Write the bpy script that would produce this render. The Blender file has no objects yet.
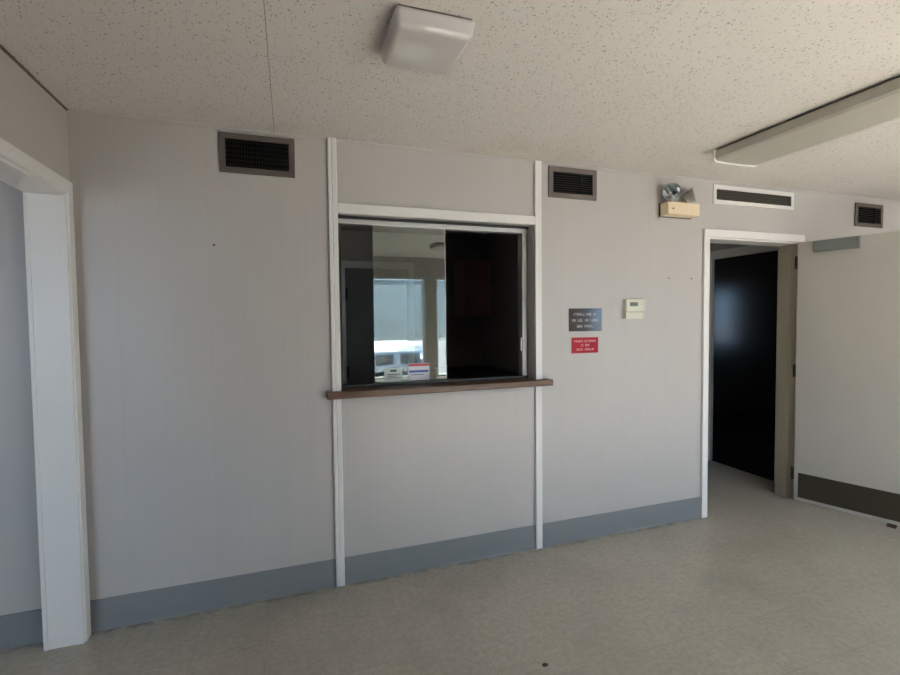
import bpy, bmesh, math, random
from math import radians, sin, cos, pi
from mathutils import Vector, Matrix

random.seed(7)
scene = bpy.context.scene
COL = scene.collection

# ------------------------------------------------------------------ helpers
def new_bm():
    return bmesh.new()

def add_box(bm, x0, x1, y0, y1, z0, z1, bev=0.0, seg=2, M=None):
    r = bmesh.ops.create_cube(bm, size=1.0)
    vs = r['verts']
    for v in vs:
        v.co = Vector(((x0 + x1) / 2 + v.co.x * (x1 - x0), (y0 + y1) / 2 + v.co.y * (y1 - y0), (z0 + z1) / 2 + v.co.z * (z1 - z0)))
    if bev > 0:
        es = list({e for v in vs for e in v.link_edges})
        rb = bmesh.ops.bevel(bm, geom=es, offset=bev, segments=seg, affect='EDGES', profile=0.5)
        vs = list({v for v in rb['verts']} | {v for v in vs if v.is_valid})
    if M is not None:
        for v in vs:
            if v.is_valid:
                v.co = M @ v.co
    return vs

def box_bm(*a, **k):
    bm = new_bm()
    add_box(bm, *a, **k)
    return bm

def ring_bm(x0, x1, z0, z1, w, y0, y1, bev=0.0, wz=None):
    """rectangular picture-frame ring standing in the XZ plane"""
    wz = w if wz is None else wz
    bm = new_bm()
    o = [(x0, z0), (x1, z0), (x1, z1), (x0, z1)]
    i = [(x0 + w, z0 + wz), (x1 - w, z0 + wz), (x1 - w, z1 - wz), (x0 + w, z1 - wz)]
    V = {}
    for nm, pts in (('o', o), ('i', i)):
        for k, (x, z) in enumerate(pts):
            for q, y in enumerate((y0, y1)):
                V[nm, k, q] = bm.verts.new((x, y, z))
    for k in range(4):
        n = (k + 1) % 4
        bm.faces.new((V['o', k, 0], V['o', n, 0], V['i', n, 0], V['i', k, 0]))
        bm.faces.new((V['o', k, 1], V['i', k, 1], V['i', n, 1], V['o', n, 1]))
        bm.faces.new((V['o', k, 0], V['o', k, 1], V['o', n, 1], V['o', n, 0]))
        bm.faces.new((V['i', k, 0], V['i', n, 0], V['i', n, 1], V['i', k, 1]))
    if bev > 0:
        bmesh.ops.bevel(bm, geom=list(bm.edges), offset=bev, segments=2, affect='EDGES', profile=0.5)
    bmesh.ops.recalc_face_normals(bm, faces=bm.faces)
    return bm

def extrude_profile(pts, axis_fn, t0, t1):
    """pts: closed 2-D outline; axis_fn(a, b, t) -> 3-D point"""
    bm = new_bm()
    A = [bm.verts.new(axis_fn(a, b, t0)) for a, b in pts]
    B = [bm.verts.new(axis_fn(a, b, t1)) for a, b in pts]
    n = len(pts)
    bm.faces.new(A)
    bm.faces.new(list(reversed(B)))
    for k in range(n):
        bm.faces.new((A[k], B[k], B[(k + 1) % n], A[(k + 1) % n]))
    bmesh.ops.recalc_face_normals(bm, faces=bm.faces)
    return bm

def add_lathe(bm, prof, M=None, seg=28, cap=False):
    """prof: list of (r, h) revolved about local Z"""
    rings = []
    for r, h in prof:
        if r < 1e-6:
            rings.append([bm.verts.new((0, 0, h))])
        else:
            rings.append([bm.verts.new((r * cos(2 * pi * k / seg), r * sin(2 * pi * k / seg), h)) for k in range(seg)])
    for a, b in zip(rings[:-1], rings[1:]):
        for k in range(seg):
            n = (k + 1) % seg
            q = [a[k % len(a)], a[n % len(a)], b[n % len(b)], b[k % len(b)]]
            u = []
            for v in q:
                if v not in u:
                    u.append(v)
            if len(u) >= 3:
                bm.faces.new(u)
    if cap:
        for rg in (rings[0], rings[-1]):
            if len(rg) > 2:
                bm.faces.new(rg)
    if M is not None:
        for rg in rings:
            for v in rg:
                v.co = M @ v.co
    bmesh.ops.recalc_face_normals(bm, faces=bm.faces)
    return rings

def wall_bm(us, zs, holes, to3, t0, t1):
    """slab with rectangular holes. to3(u, t, z); one connected mesh"""
    def cuts(vals, lo_hi):
        return sorted(set([round(v, 5) for v in vals + lo_hi]))
    U = cuts([h[0] for h in holes] + [h[1] for h in holes], list(us))
    Z = cuts([h[2] for h in holes] + [h[3] for h in holes], list(zs))
    nu, nz = len(U) - 1, len(Z) - 1
    def solid(i, j):
        if not (0 <= i < nu and 0 <= j < nz):
            return False
        cu, cz = (U[i] + U[i + 1]) / 2, (Z[j] + Z[j + 1]) / 2
        return not any(h[0] < cu < h[1] and h[2] < cz < h[3] for h in holes)
    bm = new_bm()
    V = {}
    def v(i, j, q):
        if (i, j, q) not in V:
            V[i, j, q] = bm.verts.new(to3(U[i], (t0, t1)[q], Z[j]))
        return V[i, j, q]
    for i in range(nu):
        for j in range(nz):
            if not solid(i, j):
                continue
            for q in (0, 1):
                bm.faces.new((v(i, j, q), v(i + 1, j, q), v(i + 1, j + 1, q), v(i, j + 1, q)))
            for di, dj, e in ((-1, 0, ((i, j), (i, j + 1))), (1, 0, ((i + 1, j), (i + 1, j + 1))),
                              (0, -1, ((i, j), (i + 1, j))), (0, 1, ((i, j + 1), (i + 1, j + 1)))):
                if not solid(i + di, j + dj):
                    (a, b), (c, d) = e
                    bm.faces.new((v(a, b, 0), v(c, d, 0), v(c, d, 1), v(a, b, 1)))
    bmesh.ops.recalc_face_normals(bm, faces=bm.faces)
    return bm

def obj(name, bm, mat, parent=None, smooth=False, loc=None):
    me = bpy.data.meshes.new(name)
    bm.normal_update()
    if smooth:
        for f in bm.faces:
            f.smooth = True
    bm.to_mesh(me)
    bm.free()
    me.materials.append(mat)
    o = bpy.data.objects.new(name, me)
    COL.objects.link(o)
    if parent is not None:
        o.parent = parent
    if loc is not None:
        o.location = loc
    return o

def tag(o, label, cat, group=None, kind=None):
    o['label'] = label
    o['category'] = cat
    if group:
        o['group'] = group
    if kind:
        o['kind'] = kind
    return o

def thing(name, label, cat, loc=(0, 0, 0), rotz=0.0, group=None, kind=None):
    o = bpy.data.objects.new(name, None)
    o.empty_display_size = 0.05
    COL.objects.link(o)
    o.location = loc
    o.rotation_euler = (0, 0, rotz)
    return tag(o, label, cat, group, kind)

def struct(name, bm, mat, label=None, cat=None, smooth=False):
    o = obj(name, bm, mat, None, smooth)
    o['kind'] = 'structure'
    if label:
        o['label'] = label
        o['category'] = cat
    return o

def lettering(name, words, width, height, m, parent, x, y, z):
    """one line of engraved lettering too small to read: letter-sized strokes grouped in words"""
    n = sum(words) + (len(words) - 1) * 0.8
    cw = width / n
    bm = new_bm()
    t = height * 0.20
    cx = x - width / 2
    for wd in words:
        for _ in range(wd):
            a, b = cx + cw * 0.10, cx + cw * 0.86
            k = random.choice('HLTEFINC')
            if k in 'HLEFNC':
                add_box(bm, a, a + t, y - 0.0006, y, z - height / 2, z + height / 2)
            if k in 'HN':
                add_box(bm, b - t, b, y - 0.0006, y, z - height / 2, z + height / 2)
            if k in 'TI':
                add_box(bm, (a + b - t) / 2, (a + b + t) / 2, y - 0.0006, y, z - height / 2, z + height / 2)
            if k in 'TEFC':
                add_box(bm, a, b, y - 0.0006, y, z + height / 2 - t, z + height / 2)
            if k in 'LEC':
                add_box(bm, a, b, y - 0.0006, y, z - height / 2, z - height / 2 + t)
            if k in 'HEFN':
                add_box(bm, a, b, y - 0.0006, y, z - t / 2, z + t / 2)
            cx += cw
        cx += cw * 0.8
    return obj(name, bm, m, parent)

# ------------------------------------------------------------------ materials
def mat(name, col, rough=0.5, metal=0.0, spec=0.5):
    m = bpy.data.materials.new(name)
    m.use_nodes = True
    b = m.node_tree.nodes['Principled BSDF']
    b.inputs['Base Color'].default_value = (*col, 1)
    b.inputs['Roughness'].default_value = rough
    b.inputs['Metallic'].default_value = metal
    b.inputs['Specular IOR Level'].default_value = spec
    return m

class NT:
    """small node-tree writer"""
    def __init__(self, m):
        self.t = m.node_tree
        self.b = self.t.nodes.get('Principled BSDF')
    def n(self, kind, **kw):
        nd = self.t.nodes.new(kind)
        for k, v in kw.items():
            if k.startswith('i_'):
                key = k[2:]
                nd.inputs[int(key) if key.isdigit() else key.replace('_', ' ')].default_value = v
            else:
                setattr(nd, k, v)
        return nd
    def l(self, a, b):
        self.t.links.new(a, b)
    def m(self, op, a, b=None, c=None, clamp=False):
        nd = self.t.nodes.new('ShaderNodeMath')
        nd.operation = op
        nd.use_clamp = clamp
        for k, v in enumerate((a, b, c)):
            if v is None:
                continue
            if isinstance(v, (int, float)):
                nd.inputs[k].default_value = v
            else:
                self.l(v, nd.inputs[k])
        return nd.outputs[0]
    def mix(self, fac, a, b, mode='MIX'):
        nd = self.t.nodes.new('ShaderNodeMix')
        nd.data_type = 'RGBA'
        nd.blend_type = mode
        for sock, v in ((nd.inputs[0], fac), (nd.inputs[6], a), (nd.inputs[7], b)):
            if isinstance(v, (int, float)):
                sock.default_value = v
            elif isinstance(v, tuple):
                sock.default_value = (*v, 1) if len(v) == 3 else v
            else:
                self.l(v, sock)
        return nd.outputs[2]
    def pos(self):
        g = self.n('ShaderNodeNewGeometry')
        return g.outputs['Position']
    def noise(self, vec, scale, detail=2.0, rough=0.5, dist=0.0):
        nd = self.n('ShaderNodeTexNoise')
        nd.inputs['Scale'].default_value = scale
        nd.inputs['Detail'].default_value = detail
        nd.inputs['Roughness'].default_value = rough
        nd.inputs['Distortion'].default_value = dist
        self.l(vec, nd.inputs['Vector'])
        return nd
    def scale(self, vec, s):
        nd = self.n('ShaderNodeVectorMath', operation='MULTIPLY')
        self.l(vec, nd.inputs[0])
        nd.inputs[1].default_value = s
        return nd.outputs[0]
    def ramp(self, fac, p0, p1, c0=(0, 0, 0, 1), c1=(1, 1, 1, 1)):
        nd = self.n('ShaderNodeValToRGB')
        e = nd.color_ramp.elements
        e[0].position, e[1].position = p0, p1
        e[0].color, e[1].color = c0, c1
        self.l(fac, nd.inputs[0])
        return nd.outputs[0]
    def bump(self, h, strength=0.2, dist=0.002):
        nd = self.n('ShaderNodeBump')
        nd.inputs['Strength'].default_value = strength
        nd.inputs['Distance'].default_value = dist
        self.l(h, nd.inputs['Height'])
        self.l(nd.outputs[0], self.b.inputs['Normal'])
        return nd

WALL = (0.525, 0.495, 0.478)

def paint_mat(name, col, rough=0.4, grooves=None, amt=0.05):
    """painted surface with faint mottling and (for sheet panelling) vertical grooves"""
    m = mat(name, col, rough, spec=0.4)
    w = NT(m)
    p = w.pos()
    big = w.noise(w.scale(p, (1.0, 1.0, 0.5)), 2.2, 3)
    fine = w.noise(p, 45, 2)
    f = w.m('ADD', w.m('MULTIPLY', big.outputs[0], 0.7), w.m('MULTIPLY', fine.outputs[0], 0.3))
    c = w.mix(f, tuple(x * (1 - amt) for x in col), tuple(min(1, x * (1 + amt)) for x in col))
    if grooves:
        sx = w.n('ShaderNodeSeparateXYZ')
        w.l(p, sx.inputs[0])
        X = sx.outputs[0]
        tot = None
        for g in grooves:
            d = w.m('ABSOLUTE', w.m('SUBTRACT', X, g))
            q = w.m('SUBTRACT', 1.0, w.m('DIVIDE', d, 0.0022), clamp=True)
            tot = q if tot is None else w.m('MAXIMUM', tot, q)
        c = w.mix(w.m('MULTIPLY', tot, 0.15), c, tuple(x * 0.55 for x in col))
        # long, faint vertical roller streaks of the paint
        st = w.noise(w.scale(p, (9.0, 1.0, 0.25)), 2.0, 2)
        c = w.mix(w.m('MULTIPLY', w.m('ABSOLUTE', w.m('SUBTRACT', st.outputs[0], 0.5)), 0.35), c, tuple(x * 0.82 for x in col))
        h = w.m('SUBTRACT', w.m('MULTIPLY', fine.outputs[0], 0.12), w.m('MULTIPLY', tot, 0.8))
        w.bump(h, 0.35, 0.0015)
    else:
        w.bump(fine.outputs[0], 0.06, 0.001)
    w.l(c, w.b.inputs['Base Color'])
    return m

G = []
x = 0.032
steps = [0.142, 0.183, 0.206, 0.15, 0.19, 0.12, 0.2, 0.16]
k = 0
while x < 7.4:
    G.append(round(x, 3))
    x += steps[k % len(steps)]
    k += 1
G = [g for g in G if g < 4.0]

M_wall_panel = paint_mat('painted grooved panelling', WALL, 0.36, G)
M_wall = paint_mat('painted wall', WALL, 0.45)
M_white = paint_mat('white gloss trim paint', (0.82, 0.795, 0.775), 0.32, amt=0.03)
M_door = paint_mat('door paint', (0.52, 0.49, 0.45), 0.38)
M_cream_trim = paint_mat('cream jamb paint', (0.46, 0.42, 0.33), 0.45)
M_base = paint_mat('grey vinyl base', (0.235, 0.247, 0.255), 0.42, amt=0.08)
M_kick = mat('brown kick plate', (0.060, 0.050, 0.035), 0.5, 0.0, 0.25)
M_bronze = mat('bronze vent paint', (0.125, 0.10, 0.085), 0.5)
M_black = mat('black void', (0.006, 0.006, 0.006), 0.8, spec=0.1)
M_ventdark = mat('dark louvre', (0.011, 0.009, 0.0085), 0.5)
M_ventgrey = mat('grey louvre', (0.055, 0.048, 0.038), 0.6)
M_alu = mat('dull aluminium', (0.60, 0.59, 0.57), 0.38, 0.45)
M_alu_dark = mat('dark aluminium track', (0.045, 0.042, 0.038), 0.4, 0.4)
M_hinge = mat('dark hinge', (0.045, 0.035, 0.025), 0.4, 0.6)
M_closer = mat('grey closer cover', (0.21, 0.225, 0.22), 0.42, 0.1)
M_cream = mat('cream plastic', (0.84, 0.69, 0.48), 0.42)
M_thermo = mat('ivory plastic', (0.72, 0.70, 0.58), 0.4)
M_lcd = mat('lcd', (0.10, 0.11, 0.085), 0.25)
M_chrome = mat('lamp reflector', (0.72, 0.74, 0.76), 0.16, 0.95)
M_lampgrey = mat('lamp housing', (0.34, 0.33, 0.31), 0.4, 0.1)
M_plaque = mat('dark engraved plaque', (0.055, 0.041, 0.038), 0.11, 0.0, 0.5)
M_plaque_text = mat('pale lettering', (0.62, 0.58, 0.57), 0.4)
M_red = mat('red engraved plastic', (0.42, 0.012, 0.03), 0.45, 0.0, 0.2)
M_red_text = mat('pink white lettering', (0.85, 0.55, 0.55), 0.4)
M_paper = mat('pale paper', (0.62, 0.70, 0.66), 0.7)
M_card = mat('white card', (0.74, 0.74, 0.80), 0.6)
M_blue = mat('blue print', (0.05, 0.10, 0.32), 0.6)
M_redprint = mat('red print', (0.55, 0.06, 0.08), 0.6)
M_ink = mat('dark print', (0.05, 0.07, 0.09), 0.6)
M_lens = mat('milky lens', (0.60, 0.56, 0.555), 0.16)
M_fluor_lens = mat('aged acrylic lens', (0.47, 0.445, 0.39), 0.35)
M_fluor_end = mat('white end cap', (0.93, 0.92, 0.90), 0.3)
M_pan = mat('fixture pan', (0.13, 0.125, 0.115), 0.5)
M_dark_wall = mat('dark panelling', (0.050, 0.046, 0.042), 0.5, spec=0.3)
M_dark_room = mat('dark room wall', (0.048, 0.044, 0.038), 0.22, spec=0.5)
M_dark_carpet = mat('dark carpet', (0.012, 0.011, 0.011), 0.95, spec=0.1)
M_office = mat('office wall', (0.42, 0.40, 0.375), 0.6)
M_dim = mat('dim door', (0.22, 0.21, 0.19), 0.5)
M_brown_cab = mat('brown cabinet', (0.60, 0.42, 0.36), 0.45)
M_blind = mat('blind slat', (0.70, 0.76, 0.80), 0.5)
M_rubber = mat('brown rubber', (0.05, 0.03, 0.02), 0.6)
M_concrete = mat('pale concrete', (0.50, 0.48, 0.44), 0.9)
M_asphalt = mat('asphalt', (0.10, 0.10, 0.11), 0.9)
M_car = mat('silver car paint', (0.34, 0.36, 0.39), 0.25, 0.2)
M_carglass = mat('car glass', (0.03, 0.04, 0.05), 0.08)
M_tire = mat('tyre', (0.012, 0.012, 0.012), 0.8)

def wood_mat():
    m = mat('stained wood', (0.10, 0.045, 0.022), 0.33)
    w = NT(m)
    p = w.pos()
    n = w.noise(w.scale(p, (3.0, 45.0, 45.0)), 2.0, 4, 0.6)
    c = w.ramp(n.outputs[0], 0.32, 0.7, (0.055, 0.022, 0.012, 1), (0.20, 0.10, 0.052, 1))
    w.l(c, w.b.inputs['Base Color'])
    w.bump(n.outputs[0], 0.1, 0.001)
    return m
M_wood = wood_mat()
M_brown_trim = mat('brown strip', (0.17, 0.14, 0.095), 0.6)

def ceiling_mat():
    base = (0.76, 0.71, 0.68)
    m = mat('acoustic ceiling board', base, 0.9, spec=0.15)
    w = NT(m)
    p = w.pos()
    # short worm-like fissures: a stretched voronoi whose axes are bent by noise
    wob = w.noise(p, 24, 2)
    wv = w.n('ShaderNodeVectorMath', operation='MULTIPLY_ADD')
    w.l(wob.outputs['Color'], wv.inputs[0])
    wv.inputs[1].default_value = (0.034, 0.034, 0.0)
    w.l(p, wv.inputs[2])
    sp = w.scale(wv.outputs[0], (1.0, 0.62, 0.0))
    v = w.n('ShaderNodeTexVoronoi')
    v.inputs['Scale'].default_value = 100
    w.l(sp, v.inputs['Vector'])
    v2 = w.n('ShaderNodeTexVoronoi')
    v2.inputs['Scale'].default_value = 175
    w.l(w.scale(wv.outputs[0], (0.7, 1.0, 0.0)), v2.inputs['Vector'])
    sep = w.n('ShaderNodeSeparateColor')
    w.l(v.outputs['Color'], sep.inputs[0])
    dens = w.noise(p, 5.0, 3)
    pick = w.m('LESS_THAN', sep.outputs[0], w.m('MULTIPLY', dens.outputs[0], 2.3))
    size = w.m('MULTIPLY_ADD', sep.outputs[1], 0.20, 0.11)
    hole = w.m('MULTIPLY', w.m('LESS_THAN', v.outputs['Distance'], size), pick)
    sep2 = w.n('ShaderNodeSeparateColor')
    w.l(v2.outputs['Color'], sep2.inputs[0])
    hole2 = w.m('MULTIPLY', w.m('LESS_THAN', v2.outputs['Distance'], 0.17), w.m('LESS_THAN', sep2.outputs[0], w.m('MULTIPLY', dens.outputs[0], 1.8)))
    big = w.noise(p, 1.6, 3)
    fine = w.noise(p, 130, 2)
    c = w.mix(big.outputs[0], tuple(x * 0.93 for x in base), tuple(x * 1.05 for x in base))
    c = w.mix(w.m('MULTIPLY', fine.outputs[0], 0.34), c, tuple(x * 0.7 for x in base))
    # pale yellow damp stains
    stn = w.ramp(w.noise(p, 1.1, 4, 0.6).outputs[0], 0.56, 0.72)
    c = w.mix(w.m('MULTIPLY', stn, 0.35), c, (0.56, 0.50, 0.42))
    c = w.mix(w.m('MULTIPLY', hole2, 0.36), c, (0.20, 0.18, 0.16))
    c = w.mix(w.m('MULTIPLY', hole, 0.54), c, (0.15, 0.135, 0.12))
    # joints between the boards
    sx = w.n('ShaderNodeSeparateXYZ')
    w.l(p, sx.inputs[0])
    wig = w.m('MULTIPLY', w.m('SUBTRACT', w.noise(p, 9, 2).outputs[0], 0.5), 0.006)
    X = w.m('ADD', sx.outputs[0], wig)
    j1 = w.m('LESS_THAN', w.m('ABSOLUTE', w.m('SUBTRACT', X, 0.885)), 0.0014)
    j2 = w.m('LESS_THAN', w.m('ABSOLUTE', w.m('SUBTRACT', X, 2.105)), 0.004)
    j3 = w.m('MULTIPLY', w.m('LESS_THAN', w.m('ABSOLUTE', w.m('ADD', sx.outputs[1], 0.80)), 0.002), w.m('GREATER_THAN', sx.outputs[0], 0.885))
    c = w.mix(w.m('MULTIPLY', j2, 0.12), c, (0.34, 0.30, 0.26))
    c = w.mix(w.m('MULTIPLY', j3, 0.14), c, (0.34, 0.30, 0.26))
    c = w.mix(w.m('MULTIPLY', j1, 0.72), c, (0.20, 0.17, 0.14))
    w.l(c, w.b.inputs['Base Color'])
    h = w.m('SUBTRACT', w.m('MULTIPLY', fine.outputs[0], 0.45), w.m('ADD', w.m('MULTIPLY', hole2, 0.6), hole))
    w.bump(h, 0.55, 0.003)
    return m
M_ceiling = ceiling_mat()

def floor_mat():
    m = mat('vinyl floor tile', (0.40, 0.37, 0.31), 0.3)
    w = NT(m)
    p = w.pos()
    sx = w.n('ShaderNodeSeparateXYZ')
    w.l(p, sx.inputs[0])
    S = 0.3048
    def seam(a, off):
        t = w.m('FRACT', w.m('DIVIDE', w.m('ADD', a, off), S))
        d = w.m('MINIMUM', t, w.m('SUBTRACT', 1.0, t))
        return w.m('LESS_THAN', d, 0.006)
    sm = w.m('MAXIMUM', seam(sx.outputs[0], 40 * S + 0.11), seam(sx.outputs[1], 40 * S + 0.07))
    cx = w.m('FLOOR', w.m('DIVIDE', w.m('ADD', sx.outputs[0], 40 * S + 0.11), S))
    cy = w.m('FLOOR', w.m('DIVIDE', w.m('ADD', sx.outputs[1], 40 * S + 0.07), S))
    comb = w.n('ShaderNodeCombineXYZ')
    w.l(cx, comb.inputs[0])
    w.l(cy, comb.inputs[1])
    wn = w.n('ShaderNodeTexWhiteNoise', noise_dimensions='2D')
    w.l(comb.outputs[0], wn.inputs['Vector'])
    mot = w.noise(p, 38, 4, 0.65)
    mot2 = w.noise(w.scale(p, (1.0, 2.4, 1.0)), 14, 4, 0.6, 0.6)
    dirt = w.noise(p, 1.7, 5, 0.62)
    c = w.ramp(mot.outputs[0], 0.34, 0.68, (0.41, 0.375, 0.315, 1), (0.52, 0.49, 0.425, 1))
    c = w.mix(w.m('MULTIPLY', w.ramp(mot2.outputs[0], 0.5, 0.75), 0.35), c, (0.30, 0.27, 0.22))
    c = w.mix(w.m('MULTIPLY', wn.outputs[0], 0.16), c, (0.30, 0.285, 0.25))
    c = w.mix(w.m('MULTIPLY', w.ramp(dirt.outputs[0], 0.48, 0.72), 0.36), c, (0.235, 0.215, 0.18))
    c = w.mix(w.m('MULTIPLY', sm, w.m('MULTIPLY', w.ramp(w.noise(p, 3.0, 3).outputs[0], 0.35, 0.65), 0.32)), c, (0.15, 0.135, 0.11))
    # small scuffs
    sc = w.noise(w.scale(p, (1.0, 3.0, 1.0)), 21, 3, 0.5, 1.2)
    c = w.mix(w.m('MULTIPLY', w.ramp(sc.outputs[0], 0.70, 0.78), 0.5), c, (0.14, 0.12, 0.10))
    # grime along the foot of the service wall
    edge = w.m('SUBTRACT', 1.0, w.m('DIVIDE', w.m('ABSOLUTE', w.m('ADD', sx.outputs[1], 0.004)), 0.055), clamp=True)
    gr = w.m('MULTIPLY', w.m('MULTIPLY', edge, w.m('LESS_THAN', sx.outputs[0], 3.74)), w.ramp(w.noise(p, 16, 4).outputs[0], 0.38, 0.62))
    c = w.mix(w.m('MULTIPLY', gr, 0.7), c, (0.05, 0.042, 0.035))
    w.l(c, w.b.inputs['Base Color'])
    r = w.m('MULTIPLY_ADD', dirt.outputs[0], 0.22, 0.24)
    w.l(r, w.b.inputs['Roughness'])
    w.bump(w.m('SUBTRACT', w.m('MULTIPLY', mot2.outputs[0], 0.3), sm), 0.10, 0.001)
    return m
M_floor = floor_mat()

def glass_mat(name, tint, refl, rough=0.0):
    """thin sheet: transmits straight through, mirrors a fixed share more towards grazing"""
    m = bpy.data.materials.new(name)
    m.use_nodes = True
    t = m.node_tree
    t.nodes.clear()
    out = t.nodes.new('ShaderNodeOutputMaterial')
    tr = t.nodes.new('ShaderNodeBsdfTransparent')
    tr.inputs[0].default_value = (*tint, 1)
    gl = t.nodes.new('ShaderNodeBsdfGlossy')
    gl.inputs['Roughness'].default_value = rough
    gl.inputs['Color'].default_value = (0.94, 1.0, 0.98, 1)
    lw = t.nodes.new('ShaderNodeLayerWeight')
    lw.inputs['Blend'].default_value = 0.25
    ma = t.nodes.new('ShaderNodeMath')
    ma.operation = 'MULTIPLY_ADD'
    ma.inputs[1].default_value = 0.35
    ma.inputs[2].default_value = refl
    t.links.new(lw.outputs['Fresnel'], ma.inputs[0])
    mx = t.nodes.new('ShaderNodeMixShader')
    t.links.new(ma.outputs[0], mx.inputs[0])
    t.links.new(tr.outputs[0], mx.inputs[1])
    t.links.new(gl.outputs[0], mx.inputs[2])
    t.links.new(mx.outputs[0], out.inputs[0])
    return m
M_pane = glass_mat('service glass', (0.72, 0.76, 0.74), 0.105)
M_winglass = glass_mat('window glass', (0.96, 0.98, 0.98), 0.03)
M_lamplens = glass_mat('lamp lens', (0.92, 0.95, 0.96), 0.10, 0.05)

# ------------------------------------------------------------------ dimensions
H = 2.44            # ceiling
REAR = -4.40        # rear wall, behind the camera
RIGHT = 7.50
LEFT_FAR = -3.00    # far side of the side room
BACK_FAR = 3.60
WT = 0.14           # wall thickness

WX0, WX1, WZ0, WZ1 = 1.198, 2.386, 1.06, 2.05     # service window opening
DX0, DX1, DZ1 = 3.795, 4.722, 2.045               # doorway opening

# ------------------------------------------------------------------ shell
struct('floor', box_bm(LEFT_FAR - 0.1, 9.0, REAR - 0.15, BACK_FAR + 0.1, -0.08, 0.0), M_floor)
struct('ceiling', box_bm(LEFT_FAR - 0.1, RIGHT + 0.1, REAR - 0.15, 0.0, H, H + 0.10), M_ceiling)
struct('ceiling.001', box_bm(LEFT_FAR - 0.1, 9.0, 0.0, BACK_FAR + 0.1, H, H + 0.10), M_office)
to_y = lambda u, t, z: (u, t, z)
to_x = lambda u, t, z: (t, u, z)
struct('wall_back', wall_bm((LEFT_FAR, 9.0), (0, H), [(WX0, WX1, WZ0, WZ1), (DX0, DX1, -0.01, DZ1)], to_y, 0.0, WT), M_wall_panel)
# rear wall with the daylight windows
WINS = [(2.04, 2.985), (3.17, 4.07), (4.26, 5.00), (5.95, 6.95)]
WB, WTOP = 0.54, 2.13
SIDE_WIN = (-2.60, -0.90)
rear_holes = [(a, b, WB, WTOP) for a, b in WINS] + [(SIDE_WIN[0], SIDE_WIN[1], WB, WTOP)]
struct('wall_rear', wall_bm((LEFT_FAR, RIGHT), (0, H), rear_holes, to_y, REAR - 0.14, REAR), M_wall)
struct('wall_right', wall_bm((REAR, 0.0), (0, H), [], to_x, RIGHT, RIGHT + 0.14), M_wall)
# partition on the left with the cased opening
PX0, PX1 = -0.122, 0.0
OY0, OY1, OZ1 = -1.62, -0.066, 2.052
struct('wall_left', wall_bm((REAR, 0.0), (0, H), [(OY0, OY1, -0.01, OZ1)], to_x, PX0, PX1), M_wall)
struct('wall_side_room', wall_bm((REAR, 0.0), (0, H), [], to_x, LEFT_FAR - 0.1, LEFT_FAR), M_wall)
# dark partition behind the camera, out of view, shaped to shade the left side
struct('wall_shading_partition', box_bm(0.0, 1.88, -3.08, -2.96, 0, H), M_dark_wall)
struct('wall_shading_partition.001', box_bm(1.76, 1.88, REAR, -3.08, 0, H), M_dark_wall)

# office behind the service window
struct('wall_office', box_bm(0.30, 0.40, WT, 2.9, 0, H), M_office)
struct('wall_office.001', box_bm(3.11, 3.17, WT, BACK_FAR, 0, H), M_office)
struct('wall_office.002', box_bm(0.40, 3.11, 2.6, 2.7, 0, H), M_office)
# passage beyond the doorway, dark room off it
HX = 4.96
DY0, DY1 = 0.335, 1.015
struct('wall_hall', wall_bm((WT, BACK_FAR), (0, H), [(DY0, DY1, -0.01, 2.035)], to_x, HX, HX + 0.03), M_wall)
struct('wall_hall.001', box_bm(3.17, HX, 2.4, 2.5, 0, H), M_wall)
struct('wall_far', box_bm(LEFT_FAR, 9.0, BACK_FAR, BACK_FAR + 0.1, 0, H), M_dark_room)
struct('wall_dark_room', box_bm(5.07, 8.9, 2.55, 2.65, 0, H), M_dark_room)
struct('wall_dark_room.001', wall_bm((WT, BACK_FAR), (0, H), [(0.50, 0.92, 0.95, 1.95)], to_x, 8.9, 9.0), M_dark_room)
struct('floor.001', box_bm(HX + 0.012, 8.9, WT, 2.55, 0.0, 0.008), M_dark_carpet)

struct('sun_blocker.001', box_bm(-3.2, -0.3, REAR - 1.75, REAR - 0.15, 2.22, 2.32), M_concrete)  # unseen slab, added to keep direct sun out of the side room
struct('sun_blocker', box_bm(9.0, 10.7, -2.0, 2.4, 2.05, 2.15), M_concrete)  # another unseen slab, added to block sun at the dark room's window
# ------------------------------------------------------------------ baseboards
def baseboard(name, x0, x1, y=0.0):
    prof = [(0, 0), (-0.010, 0), (-0.010, 0.004), (-0.0045, 0.012), (-0.0045, 0.148), (-0.002, 0.152), (0, 0.152)]
    return struct(name, extrude_profile(prof, lambda a, b, t: (t, y + a, b), x0, x1), M_base)
baseboard('baseboard_back', 0.0, 1.150)
baseboard('baseboard_back.001', 1.196, 2.388)
baseboard('baseboard_back.002', 2.434, 3.746)
baseboard('baseboard_side_room', LEFT_FAR, PX0 - 0.015)
baseboard('baseboard_back.003', 4.80, RIGHT)

# ------------------------------------------------------------------ trim
def fluted(x0, x1, z0, z1, d=0.018):
    w = x1 - x0
    prof = [(0, 0), (0, -d * 0.75), (0.05, -d), (0.36, -d), (0.42, -d * 0.72), (0.48, -d), (0.95, -d), (1, -d * 0.75), (1, 0)]
    return extrude_profile([(x0 + a * w, b) for a, b in prof], lambda a, b, t: (a, b, t), z0, z1)
struct('trim_1', fluted(1.148, 1.195, 0.0, H - 0.001), M_white, 'white vertical batten left of the service window, floor to ceiling', 'trim')
struct('trim_2', box_bm(2.389, 2.434, -0.018, 0, 0.0, H - 0.001, 0.003), M_white, 'white vertical batten right of the service window, floor to ceiling', 'trim')
struct('trim_3', box_bm(1.195, 2.389, -0.018, 0.004, 2.045, 2.098, 0.003), M_white, 'white horizontal header board across the top of the service window', 'trim')
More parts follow.
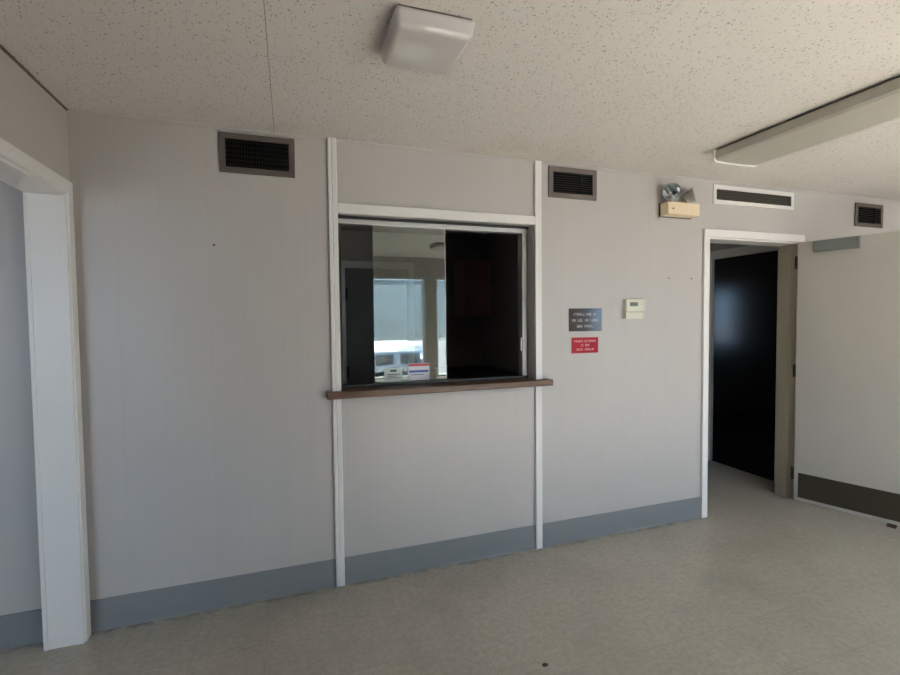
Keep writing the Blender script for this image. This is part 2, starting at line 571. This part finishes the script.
# door casing: left leg, head, right leg
def casing_leg(x0, x1, z1, y0=-0.018, y1=0.0):
    return box_bm(x0, x1, y0, y1, 0, z1, 0.003)
struct('trim_4', casing_leg(3.745, 3.797, 2.036), M_white, 'white casing up the left side of the doorway', 'trim')
struct('trim_5', box_bm(3.745, 4.757, -0.020, 0.0, 2.036, 2.092, 0.003), M_white, 'white head casing over the doorway', 'trim')
struct('trim_6', casing_leg(4.708, 4.757, 2.036), M_white, 'white casing up the hinge side of the doorway', 'trim')
# door jamb lining (cream) with stop
bm = new_bm()
add_box(bm, DX1 - 0.014, DX1 - 0.001, 0.001, WT + 0.012, 0, DZ1, 0.002)
add_box(bm, DX1 - 0.020, DX1 - 0.013, 0.055, WT + 0.012, 0, DZ1, 0.002)
struct('trim_7', bm, M_cream_trim, 'cream jamb on the hinge side of the doorway', 'trim')
struct('trim_8', box_bm(DX0 + 0.001, DX0 + 0.02, 0.001, WT + 0.012, 0, DZ1, 0.002), M_white, 'jamb on the latch side of the doorway', 'trim')
struct('trim_9', box_bm(DX0 + 0.02, DX1 - 0.014, 0.001, WT + 0.012, DZ1 - 0.02, DZ1, 0.002), M_white, 'head jamb of the doorway', 'trim')
# casing of the dark doorway in the passage (faces -X)
struct('trim_10', box_bm(HX - 0.016, HX, DY0 - 0.085, DY0, 0, 2.035, 0.003), M_cream_trim, 'cream casing on the near side of the dark inner doorway', 'trim')
struct('trim_11', box_bm(HX - 0.016, HX, DY1, DY1 + 0.07, 0, 2.035, 0.003), M_white, 'casing on the far side of the dark inner doorway', 'trim')
struct('trim_12', box_bm(HX - 0.016, HX, DY0 - 0.085, DY1 + 0.07, 2.035, 2.115, 0.003), M_white, 'cream head casing over the dark inner doorway', 'trim')
# cased opening in the left partition
struct('trim_13', box_bm(-0.134, 0.004, -0.086, -0.066, 0, OZ1 - 0.019, 0.002), M_white, 'white jamb lining the wide opening at the left', 'trim')
struct('trim_14', box_bm(-0.134, 0.004, OY0, -0.066, OZ1 - 0.019, OZ1 + 0.0, 0.002), M_white, 'white head lining of the wide opening at the left', 'trim')
struct('trim_15', box_bm(0.0, 0.020, -0.080, -0.024, 0, 2.046, 0.004), M_white, 'white room-side casing of the left opening beside the corner', 'trim')
struct('trim_16', box_bm(0.0, 0.020, OY0, -0.024, 2.046, 2.104, 0.004), M_white, 'white head casing above the left opening', 'trim')
struct('trim_17', box_bm(-0.140, -0.122, -0.090, -0.030, 0, 2.046, 0.003), M_white, 'white casing of the left opening on the side room face', 'trim')
struct('trim_18', box_bm(-0.020, 0.012, -0.0875, -0.079, 0, OZ1 - 0.019, 0.001), M_white, 'raised bead along the jamb of the left opening', 'trim')
# thin cove strips at the ceiling
struct('trim_19', box_bm(0.0, RIGHT, -0.008, 0.0, H - 0.014, H, 0.002), M_wall)
struct('trim_20', box_bm(0.0, 0.008, REAR + 1.45, -0.008, H - 0.010, H, 0.002), M_brown_trim)

# ------------------------------------------------------------------ service window
win = thing('window_1', 'aluminium sliding service window with tinted glass, left pane closed and right half open', 'window', (0, 0, 0), kind='structure')
FY0, FY1 = 0.072, 0.132
obj('head_track', box_bm(WX0, WX1 - 0.002, FY0, FY1, 2.008, 2.034, 0.002), M_alu, win)
obj('track_lip', box_bm(WX0, WX1 - 0.002, FY0 - 0.006, FY1, 2.034, 2.0495, 0.001), M_alu_dark, win)
obj('sill_track', box_bm(WX0, WX1 - 0.002, FY0, FY1, 1.085, 1.100, 0.002), M_alu_dark, win)
obj('frame_stile', box_bm(WX0, WX0 + 0.020, FY0, FY1, 1.100, 2.008, 0.002), M_alu_dark, win)
obj('frame_stile', box_bm(WX1 - 0.042, WX1 - 0.010, FY0, FY1, 1.100, 2.008, 0.002), M_alu, win)
pane = obj('sliding_pane', box_bm(1.398, 1.832, 0.087, 0.092, 1.100, 2.008), M_pane, win)
obj('pane_edge', box_bm(1.832, 1.836, 0.0865, 0.0925, 1.100, 2.008, 0.0008), M_alu, pane)
obj('latch', box_bm(WX1 - 0.054, WX1 - 0.042, 0.075, 0.10, 1.26, 1.345, 0.003), M_alu, win)
# wooden ledge
ledge = obj('wooden_ledge', box_bm(1.117, 2.487, -0.065, 0.135, 1.046, 1.084, 0.005), M_wood)
tag(ledge, 'dark brown stained wooden ledge under the sliding service window', 'ledge')

# papers taped to the glass
pp = obj('paper_notice', box_bm(1.452, 1.560, 0.0845, 0.0865, 1.104, 1.186), M_paper)
tag(pp, 'small pale green paper notice low on the service glass, left of the striped card', 'paper')
for (a, b, z0, z1) in ((1.488, 1.525, 1.163, 1.175), (1.468, 1.545, 1.145, 1.149), (1.47, 1.52, 1.136, 1.139), (1.47, 1.54, 1.126, 1.129)):
    obj('printed_line', box_bm(a, b, 0.0838, 0.0845, z0, z1), M_ink, pp)
cd = obj('striped_card', box_bm(1.597, 1.726, 0.0845, 0.0865, 1.106, 1.206), M_card)
tag(cd, 'white card with red and blue stripes low on the service glass', 'card')
obj('blue_stripe', box_bm(1.601, 1.720, 0.0838, 0.0845, 1.152, 1.166), M_blue, cd)
obj('red_stripe', box_bm(1.597, 1.726, 0.0838, 0.0845, 1.190, 1.204), M_redprint, cd)
obj('printed_line', box_bm(1.610, 1.69, 0.0838, 0.0845, 1.138, 1.142), M_ink, cd)

# office door in the far office wall
od = thing('door_2', 'closed door with a pale casing in the dim office, seen through the service window', 'door', (1.80, 2.598, 0), kind='structure')
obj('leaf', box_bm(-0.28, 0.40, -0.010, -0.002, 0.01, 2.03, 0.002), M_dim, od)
vs = ring_bm(-0.36, 0.48, -0.08, 2.11, 0.075, -0.028, -0.001, 0.002)
obj('casing', vs, M_white, od)
for z in (0.9, 1.75):
    obj('hinge', box_bm(-0.284, -0.262, -0.030, -0.010, z - 0.06, z + 0.06, 0.002), M_hinge, od)
# cabinet inside the office
cab = thing('wall_cabinet', 'brown wall cabinet in the dark office seen through the open half of the service window', 'cabinet', (0, 0, 0))
obj('body', box_bm(2.77, 3.10, 2.27, 2.60, 1.50, 2.12, 0.004), M_brown_cab, cab)
dr = obj('door', box_bm(2.775, 2.932, 2.252, 2.269, 1.505, 2.115, 0.004), M_brown_cab, cab)
obj('knob', box_bm(2.905, 2.92, 2.235, 2.252, 1.56, 1.575, 0.004), M_alu, dr)
obj('door', box_bm(2.938, 3.095, 2.252, 2.269, 1.505, 2.115, 0.004), M_brown_cab, cab)
ctr = thing('office_counter', 'dark counter along the office wall under the brown cabinet', 'counter', (0, 0, 0))
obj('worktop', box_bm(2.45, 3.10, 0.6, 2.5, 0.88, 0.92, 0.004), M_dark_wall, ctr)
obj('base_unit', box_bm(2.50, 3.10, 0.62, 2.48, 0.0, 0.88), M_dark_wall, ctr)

# ------------------------------------------------------------------ vents
def vent(name, label, x0, x1, z0, z1, w, mf, ml, style, proud=0.012, wz=None):
    t = thing(name, label, 'vent', ((x0 + x1) / 2, 0, z0), group='air vents along the top of the service wall')
    cx = (x0 + x1) / 2
    a, b, h = x0 - cx, x1 - cx, z1 - z0
    wz = w if wz is None else wz
    obj('frame', ring_bm(a, b, 0, h, w, -proud, -0.0005, 0.002, wz), mf, t)
    obj('backing', box_bm(a + w * 0.6, b - w * 0.6, -0.0015, -0.0003, wz * 0.6, h - wz * 0.6), M_ventgrey if style == 'line' else M_black, t)
    bm = new_bm()
    ia, ib, i0, i1 = a + w, b - w, wz, h - wz
    if style in ('grid', 'louvre'):
        n = 9 if style == 'louvre' else 6
        for k in range(n):
            z = i0 + (k + 0.5) * (i1 - i0) / n
            M = Matrix.Translation((0, -0.006, z)) @ Matrix.Rotation(radians(38), 4, 'X')
            add_box(bm, ia - 0.002, ib + 0.002, -0.004, 0.004, -0.0008, 0.0008, M=M)
        m2 = 22 if style == 'grid' else 1
        for k in range(m2):
            x = ia + (k + 0.5) * (ib - ia) / m2 if m2 > 1 else ia + (ib - ia) * 0.70
            add_box(bm, x - 0.0009, x + 0.0009, -0.010, -0.0015, i0 - 0.001, i1 + 0.001)
    else:
        for k in range(4):
            z = i0 + (k + 0.5) * (i1 - i0) / 4
            M = Matrix.Translation((0, -0.006, z)) @ Matrix.Rotation(radians(30), 4, 'X')
            add_box(bm, ia - 0.002, ib + 0.002, -0.004, 0.004, -0.001, 0.001, M=M)
        for k in range(2):
            x = (ia + 0.002, ib - 0.002)[k]
            add_box(bm, x - 0.0008, x + 0.0008, -0.008, -0.0015, i0 - 0.001, i1 + 0.001)
    obj('louvres', bm, ml, t)
    for sx in (a + w * 0.5, b - w * 0.5):
        b2 = new_bm()
        add_lathe(b2, [(0, 0.0022), (0.0025, 0.0015), (0.0036, 0)], Matrix.Translation((sx, -proud + 0.0003, h / 2)) @ Matrix.Rotation(pi / 2, 4, 'X'), 12)
        obj('screw', b2, mf, t, True)
    return t
vent('air_vent', 'large bronze framed vent with a fine dark grid, left of the service window', 0.624, 0.982, 2.214, 2.411, 0.029, M_bronze, M_ventdark, 'grid')
vent('air_vent', 'bronze framed air vent with horizontal louvres just right of the service window', 2.490, 2.843, 2.225, 2.418, 0.032, mat('grey bronze frame', (0.17, 0.145, 0.13), 0.5), M_ventdark, 'louvre')
vent('air_vent', 'long narrow vent with a white frame above the doorway', 3.832, 4.640, 2.276, 2.412, 0.028, M_white, M_ventgrey, 'line', wz=0.030)
vent('air_vent', 'small bronze vent high on the wall above the open door leaf', 5.355, 5.700, 2.196, 2.388, 0.030, M_bronze, M_ventdark, 'louvre')

# ------------------------------------------------------------------ signs
s1 = thing('wall_plaque', 'dark grey engraved plaque with three lines of pale lettering, above the red sign', 'sign', (2.763, 0, 1.4535))
obj('plate', box_bm(-0.125, 0.125, -0.004, -0.0003, -0.074, 0.074, 0.001), M_plaque, s1)
for words, z, wd in (((9, 2), 0.036, 0.185), ((2, 3, 2, 4), -0.003, 0.20), ((3, 5), -0.042, 0.125)):
    lettering('lettering', words, wd, 0.017, M_plaque_text, s1, -0.004, -0.004, z)
s2 = thing('red_sign', 'small red sign with three lines of white lettering below the grey plaque', 'sign', (2.760, 0, 1.288))
obj('plate', box_bm(-0.101, 0.101, -0.004, -0.0003, -0.051, 0.051, 0.001), M_red, s2)
for words, z, wd in (((6, 2, 5), 0.027, 0.165), ((2, 3), 0.0, 0.065), ((4, 6), -0.027, 0.13)):
    lettering('lettering', words, wd, 0.014, M_red_text, s2, 0.0, -0.004, z)

# ------------------------------------------------------------------ thermostat
th = thing('thermostat', 'ivory wall thermostat with a small display, right of the two signs', 'thermostat', (3.136, 0, 1.457))
obj('wall_plate', box_bm(-0.079, 0.079, -0.008, -0.0003, -0.002, 0.132, 0.002), M_thermo, th)
cv = obj('cover', box_bm(-0.075, 0.075, -0.034, -0.008, 0.046, 0.130, 0.004), M_thermo, th)
obj('display', box_bm(-0.048, 0.016, -0.0352, -0.0338, 0.083, 0.110, 0.0005), M_lcd, cv)
for k in range(2):
    obj('button', box_bm(0.030 + k * 0.02, 0.043 + k * 0.02, -0.0365, -0.0338, 0.090, 0.102, 0.001), M_thermo, cv)
obj('flap', box_bm(-0.075, 0.070, -0.030, -0.008, 0.001, 0.043, 0.004), M_thermo, th)

# ------------------------------------------------------------------ emergency light
em = thing('emergency_light', 'cream emergency light unit with two swivel lamp heads above the doorway corner', 'emergency light', (3.49, 0, 2.155))
obj('back_plate', box_bm(-0.140, 0.140, -0.012, -0.0003, -0.004, 0.090, 0.002), mat('back plate', (0.10, 0.075, 0.05), 0.5), em)
bd = obj('body', box_bm(-0.137, 0.137, -0.086, -0.012, 0.0, 0.086, 0.006, 3), M_cream, em)
b2 = new_bm()
add_lathe(b2, [(0, 0.004), (0.004, 0.0035), (0.0055, 0)], Matrix.Translation((-0.094, -0.086, 0.040)) @ Matrix.Rotation(pi / 2, 4, 'X'), 14)
obj('test_button', b2, M_hinge, bd, True)
def lamp_head(x, y, z, dirv, sc):
    d = Vector(dirv).normalized()
    q = d.to_track_quat('Z', 'Y').to_matrix().to_4x4()
    M = Matrix.Translation((x, y, z)) @ q @ Matrix.Scale(sc, 4)
    b = new_bm()
    add_lathe(b, [(0.0, -0.052), (0.014, -0.051), (0.022, -0.042), (0.034, -0.018), (0.047, 0.006), (0.050, 0.014), (0.050, 0.022), (0.047, 0.022), (0.044, 0.012), (0.030, -0.014), (0.015, -0.032), (0.0, -0.036)], M, 32)
    hd = obj('lamp_head', b, M_lampgrey, em, True)
    b = new_bm()
    add_lathe(b, [(0.0, -0.034), (0.014, -0.030), (0.029, -0.012), (0.043, 0.013)], M, 32)
    obj('reflector', b, M_chrome, hd, True)
    b = new_bm()
    add_lathe(b, [(0.0, 0.026), (0.020, 0.024), (0.038, 0.019), (0.0465, 0.014)], M, 32)
    obj('lens', b, M_lamplens, hd, True)
    b = new_bm()
    add_lathe(b, [(0.0, -0.020), (0.008, -0.016), (0.011, -0.006), (0.008, 0.004), (0.0, 0.008)], M, 16)
    obj('bulb', b, M_chrome, hd, True)
    b = new_bm()
    base = Vector((x, y, 0.084))
    add_lathe(b, [(0.016, 0.0), (0.016, 0.008), (0.009, 0.012), (0.009, max(0.016, z - 0.084 - 0.02)), (0.012, max(0.018, z - 0.084 - 0.016))], Matrix.Translation((x - d.x * 0.028, y - d.y * 0.02, 0.084)), 18, cap=True)
    obj('swivel_neck', b, M_cream, em, True)
lamp_head(-0.092, -0.062, 0.150, (-0.58, -0.79, 0.12), 1.22)
lamp_head(0.092, -0.050, 0.150, (0.66, -0.70, 0.20), 0.98)

# ------------------------------------------------------------------ ceiling lights
def square_light(cx, cy, label):
    t = thing('ceiling_light', label, 'ceiling light', (cx, cy, H), group='square ceiling lights')
    obj('base', box_bm(-0.122, 0.122, -0.122, 0.122, -0.006, 0.0), M_pan, t)
    bm = new_bm()
    vs = add_box(bm, -0.136, 0.136, -0.136, 0.136, -0.066, -0.006)
    for v in vs:
        if v.co.z < -0.05:
            v.co.x *= 0.91
            v.co.y *= 0.91
    es = list(bm.edges)
    bmesh.ops.bevel(bm, geom=es, offset=0.016, segments=4, affect='EDGES', profile=0.5)
    obj('diffuser', bm, M_lens, t, True)
    return t
square_light(1.397, -1.045, 'square milky plastic ceiling light, unlit, nearest on the ceiling')
square_light(2.83, -3.05, 'second square ceiling light further back, seen mirrored in the service glass')

fx = thing('fluorescent_light', 'long unlit fluorescent wraparound ceiling fixture at the upper right', 'ceiling light', (3.455, -1.10, H))
L0, L1 = 0.605, -0.615
obj('housing', box_bm(-0.140, 0.140, L1 + 0.01, L0 - 0.01, -0.016, 0.0, 0.002), M_pan, fx)
prof = [(-0.158, -0.012), (-0.163, -0.018), (-0.163, -0.060), (-0.150, -0.071), (-0.05, -0.074), (0.05, -0.074), (0.150, -0.071), (0.163, -0.060), (0.163, -0.018), (0.158, -0.012)]
obj('lens', extrude_profile(prof, lambda a, b, t: (a, t, b), L1, L0 - 0.004), M_fluor_lens, fx)
prof2 = [(-0.160, -0.010), (-0.170, -0.016), (-0.170, -0.064), (-0.155, -0.078), (-0.05, -0.081), (0.05, -0.081), (0.155, -0.078), (0.170, -0.064), (0.170, -0.016), (0.160, -0.010)]
obj('end_cap', extrude_profile(prof2, lambda a, b, t: (a, t, b), L0 - 0.010, L0), M_fluor_end, fx)
obj('end_cap', extrude_profile(prof2, lambda a, b, t: (a, t, b), L1 - 0.004, L1 + 0.006), M_fluor_end, fx)

# ------------------------------------------------------------------ open door
PIV = (4.666, -0.024, 0.0)
dr = thing('door_1', 'pale painted door leaf standing open into the room', 'door', PIV, -radians(90 - 18.5), kind='structure')
LW = 0.90
obj('leaf', box_bm(0.004, LW, 0.0, 0.042, 0.018, 2.030, 0.003), M_door, dr)
obj('kick_plate', box_bm(0.032, LW - 0.02, -0.0025, -0.0002, 0.044, 0.238, 0.0008), M_kick, dr)
cl = obj('door_closer', box_bm(0.110, 0.375, -0.050, -0.0005, 1.940, 2.022, 0.006, 3), M_closer, dr)
obj('end_cap', box_bm(0.367, 0.378, -0.0505, -0.001, 1.939, 2.023, 0.002), M_closer, cl)
for z in (0.225, 1.035, 1.875):
    b = new_bm()
    add_lathe(b, [(0.0, -0.052), (0.004, -0.050), (0.0075, -0.047), (0.0075, 0.047), (0.004, 0.050), (0.0, 0.052)], Matrix.Translation((-0.006, -0.002, z)), 14)
    hg = obj('hinge', b, M_hinge, dr, True)
    obj('hinge_leaf', box_bm(-0.0015, 0.004, 0.0, 0.04, z - 0.047, z + 0.047), M_hinge, hg)
kn = obj('knob', new_bm(), M_alu, dr)
b = new_bm()
add_lathe(b, [(0.03, 0.0), (0.03, 0.006), (0.012, 0.010), (0.012, 0.03), (0.026, 0.042), (0.028, 0.055), (0.018, 0.066), (0.0, 0.068)], Matrix.Translation((LW - 0.07, -0.0003, 0.95)) @ Matrix.Rotation(pi / 2, 4, 'X'), 24)
b.to_mesh(kn.data)
b.free()
st = obj('strike_plate', box_bm(DX0 + 0.0185, DX0 + 0.030, 0.008, 0.050, 0.83, 0.905, 0.001), M_hinge)
tag(st, 'dark metal strike plate on the latch side of the doorway', 'strike plate')
ds = thing('door_stop', 'brown rubber wedge under the open door at the right edge', 'door stop', (4.845, -0.575, 0.0), radians(180 - 71.5 + 90))
obj('wedge', extrude_profile([(-0.022, 0.0005), (0.026, 0.0005), (0.026, 0.006), (-0.022, 0.022)], lambda a, b_, t: (a, t, b_), -0.024, 0.024), M_rubber, ds)

# ------------------------------------------------------------------ small marks
def anchor(x, z, label):
    b = new_bm()
    add_lathe(b, [(0.0, 0.003), (0.004, 0.0025), (0.0062, 0.0004)], Matrix.Translation((x, -0.0002, z)) @ Matrix.Rotation(pi / 2, 4, 'X'), 12)
    return tag(obj('wall_screw', b, mat('rusty screw', (0.14, 0.11, 0.085), 0.6), None, True), label, 'screw', 'screws left in the service wall')
anchor(3.446, 1.736, 'small screw head in the wall, left one of the pair beside the doorway')
anchor(3.646, 1.736, 'small screw head in the wall, right one of the pair beside the doorway')
anchor(0.588, 1.851, 'lone screw head in the wall below the large grid vent')
b = new_bm()
add_lathe(b, [(0.0, 0.007), (0.006, 0.006), (0.009, 0.003), (0.010, 0.0003)], Matrix.Translation((1.927, -0.915, 0.0)) @ Matrix.Scale(1.4, 4, (1, 0, 0)), 9)
debris = tag(obj('debris', b, M_rubber, None, True), 'small dark crumb of debris lying alone on the beige tile floor', 'debris')

# ------------------------------------------------------------------ daylight windows behind the camera
def daylight_window(name, a, b, z0, z1, plane, axis, label, blind_to=None):
    t = thing(name, label, 'window', (0, 0, 0), kind='structure')
    if axis == 'y':
        obj('window_frame', ring_bm(a, b, z0, z1, 0.035, plane - 0.10, plane - 0.05, 0.002), M_white, t)
        obj('window_pane', box_bm(a + 0.03, b - 0.03, plane - 0.078, plane - 0.073, z0 + 0.03, z1 - 0.03), M_winglass, t)
        obj('window_sill', box_bm(a - 0.03, b + 0.03, plane - 0.13, plane + 0.03, z0 - 0.028, z0, 0.003), M_white, t)
        if blind_to:
            bl = obj('blind', box_bm(a + 0.02, b - 0.02, plane - 0.045, plane - 0.012, z1 - 0.035, z1 - 0.002, 0.002), M_blind, t)
            bm = new_bm()
            z = z1 - 0.055
            while z > blind_to:
                M = Matrix.Translation(((a + b) / 2, plane - 0.028, z)) @ Matrix.Rotation(radians(-52), 4, 'X')
                w = (b - a) / 2 - 0.024
                add_box(bm, -w, w, -0.0125, 0.0125, -0.0004, 0.0004, M=M)
                z -= 0.021
            obj('blind_slats', bm, M_blind, bl)
            obj('blind_rail', box_bm(a + 0.024, b - 0.024, plane - 0.040, plane - 0.016, blind_to - 0.022, blind_to - 0.006, 0.003), M_blind, bl)
    else:
        rot = Matrix.Rotation(pi / 2, 4, 'Z')
        bm = ring_bm(a, b, z0, z1, 0.035, -0.10, -0.05, 0.002)
        bm2 = box_bm(a + 0.03, b - 0.03, -0.078, -0.073, z0 + 0.03, z1 - 0.03)
        bm3 = box_bm(a - 0.03, b + 0.03, -0.13, 0.03, z0 - 0.028, z0, 0.003)
        for q in (bm, bm2, bm3):
            for v in q.verts:
                v.co = Vector((plane - v.co.y, v.co.x, v.co.z))
        obj('window_frame', bm, M_white, t)
        obj('window_pane', bm2, M_winglass, t)
        obj('window_sill', bm3, M_white, t)
    return t
daylight_window('window_2', WINS[0][0], WINS[0][1], WB, WTOP, REAR, 'y', 'tall daylight window with a white blind, mirrored in the service glass', 1.16)
daylight_window('window_3', WINS[1][0], WINS[1][1], WB, WTOP, REAR, 'y', 'second daylight window, cut by the edge of the service glass in the reflection', 1.16)
daylight_window('window_7', WINS[2][0], WINS[2][1], WB, WTOP, REAR, 'y', 'third daylight window of the rear wall', None)
daylight_window('window_4', WINS[3][0], WINS[3][1], WB, WTOP, REAR, 'y', 'daylight window at the far right of the rear wall', None)
daylight_window('window_5', SIDE_WIN[0], SIDE_WIN[1], WB, WTOP, REAR, 'y', 'daylight window of the side room', None)

# ------------------------------------------------------------------ outside
struct('ground', box_bm(-40, 45, -60, 30, -0.40, -0.12), M_asphalt)
struct('ground.001', box_bm(-5.0, 9.5, -6.6, REAR - 0.16, -0.12, -0.06), M_concrete)  # pale walk out of view, added to bounce sunlight up into the room

car = thing('parked_car', 'silver parked car outside, mirrored in the lower part of the service glass', 'car', (3.42, -8.55, -0.12))
def car_body():
    # side outline (y back, z up), nose at y=0 and the car reaching to -4.3
    side = [(0.0, 0.30), (0.03, 0.62), (-0.06, 0.80), (-0.30, 0.93), (-1.15, 1.04), (-1.75, 1.52), (-2.30, 1.62), (-3.55, 1.60), (-4.15, 1.05), (-4.30, 0.95), (-4.30, 0.34)]
    bm = new_bm()
    rings = []
    for xf in (-1.0, -0.92, -0.6, 0.0, 0.6, 0.92, 1.0):
        rg = []
        for (y, z) in side:
            tumble = 0.90 if z < 1.06 else 0.90 - (z - 1.06) * 0.28
            round_ = (1 - abs(xf) ** 4)
            yy = y - (0.10 if y > -0.4 else 0) * (abs(xf) ** 3)
            zz = z - 0.05 * (1 - round_) if z > 0.4 else z
            rg.append(bm.verts.new((xf * tumble, yy, zz)))
        rings.append(rg)
    n = len(side)
    for r0, r1 in zip(rings[:-1], rings[1:]):
        for k in range(n):
            bm.faces.new((r0[k], r0[(k + 1) % n], r1[(k + 1) % n], r1[k]))
    bm.faces.new(rings[0])
    bm.faces.new(rings[-1])
    bmesh.ops.recalc_face_normals(bm, faces=bm.faces)
    return bm
obj('body', car_body(), M_car, car)
bm = new_bm()
f = [bm.verts.new(p) for p in ((-0.74, -1.10, 1.06), (0.74, -1.10, 1.06), (0.64, -1.72, 1.53), (-0.64, -1.72, 1.53))]
g = [bm.verts.new((v.co.x, v.co.y - 0.05, v.co.z - 0.03)) for v in f]
bm.faces.new(f)
bm.faces.new(list(reversed(g)))
for k in range(4):
    bm.faces.new((f[k], g[k], g[(k + 1) % 4], f[(k + 1) % 4]))
bmesh.ops.recalc_face_normals(bm, faces=bm.faces)
obj('windscreen', bm, M_carglass, car)
obj('grille', box_bm(-0.52, -0.09, 0.0, 0.045, 0.50, 0.74, 0.02), M_carglass, car)
obj('grille', box_bm(0.09, 0.52, 0.0, 0.045, 0.50, 0.74, 0.02), M_carglass, car)
for s in (-1, 1):
    obj('headlight', box_bm(s * 0.70 - 0.13, s * 0.70 + 0.13, -0.12, 0.03, 0.58, 0.76, 0.03), M_chrome, car)
    for yy in (-0.85, -3.45):
        b = new_bm()
        add_lathe(b, [(0.0, -0.10), (0.20, -0.10), (0.32, -0.08), (0.33, 0.0), (0.32, 0.08), (0.20, 0.10), (0.0, 0.10)], Matrix.Translation((s * 0.82, yy, 0.33)) @ Matrix.Rotation(pi / 2, 4, 'Y'), 28)
        obj('wheel', b, M_tire, car, True)
obj('bumper', box_bm(-0.86, 0.86, -0.14, 0.07, 0.30, 0.48, 0.04), M_car, car)

# ------------------------------------------------------------------ light
world = bpy.data.worlds.new('sky')
scene.world = world
world.use_nodes = True
bg = world.node_tree.nodes['Background']
bg.inputs['Color'].default_value = (0.44, 0.69, 1.0, 1)
bg.inputs['Strength'].default_value = 5.4

sun = bpy.data.lights.new('sun', 'SUN')
sun.energy = 52.0
sun.color = (1.0, 0.94, 0.86)
sun.angle = radians(3)
so = bpy.data.objects.new('sun', sun)
COL.objects.link(so)
so.rotation_euler = Vector((-0.12, 0.66, -0.62)).to_track_quat('-Z', 'Y').to_euler()   # sun stands to the right behind the camera

def portal(name, cx, cy, cz, w, h, rot):
    li = bpy.data.lights.new(name, 'AREA')
    li.shape = 'RECTANGLE'
    li.size, li.size_y = w, h
    li.cycles.is_portal = True
    o = bpy.data.objects.new(name, li)
    COL.objects.link(o)
    o.location = (cx, cy, cz)
    o.rotation_euler = rot
for a, b_ in WINS + [SIDE_WIN]:
    portal('daylight_portal', (a + b_) / 2, REAR - 0.145, (WB + WTOP) / 2, b_ - a, WTOP - WB, (radians(90), 0, 0))


# ------------------------------------------------------------------ camera
def cam_basis(yaw, pitch, roll):
    f = Vector((sin(yaw) * cos(pitch), cos(yaw) * cos(pitch), sin(pitch)))
    r = Vector((cos(yaw), -sin(yaw), 0))
    u = r.cross(f)
    return cos(roll) * r + sin(roll) * u, -sin(roll) * r + cos(roll) * u, f
r_, u_, f_ = cam_basis(0.3283, -0.0393, -0.0108)
cam = bpy.data.cameras.new('camera')
cam.sensor_width = 36.0
cam.lens = 470.87 / 900 * 36.0
cam.clip_start = 0.02
co = bpy.data.objects.new('camera', cam)
COL.objects.link(co)
M = Matrix((r_, u_, -f_)).transposed().to_4x4()
M.translation = Vector((0.936, -2.6239, 1.4683))
co.matrix_world = M
scene.camera = co

# ------------------------------------------------------------------ view
scene.view_settings.view_transform = 'Standard'
scene.view_settings.look = 'None'
scene.view_settings.gamma = 1.0
scene.view_settings.use_curve_mapping = False
scene.view_settings.exposure = 0.70
scene.cycles.use_denoising = True
scene.cycles.max_bounces = 14
scene.cycles.diffuse_bounces = 8
scene.cycles.transparent_max_bounces = 16
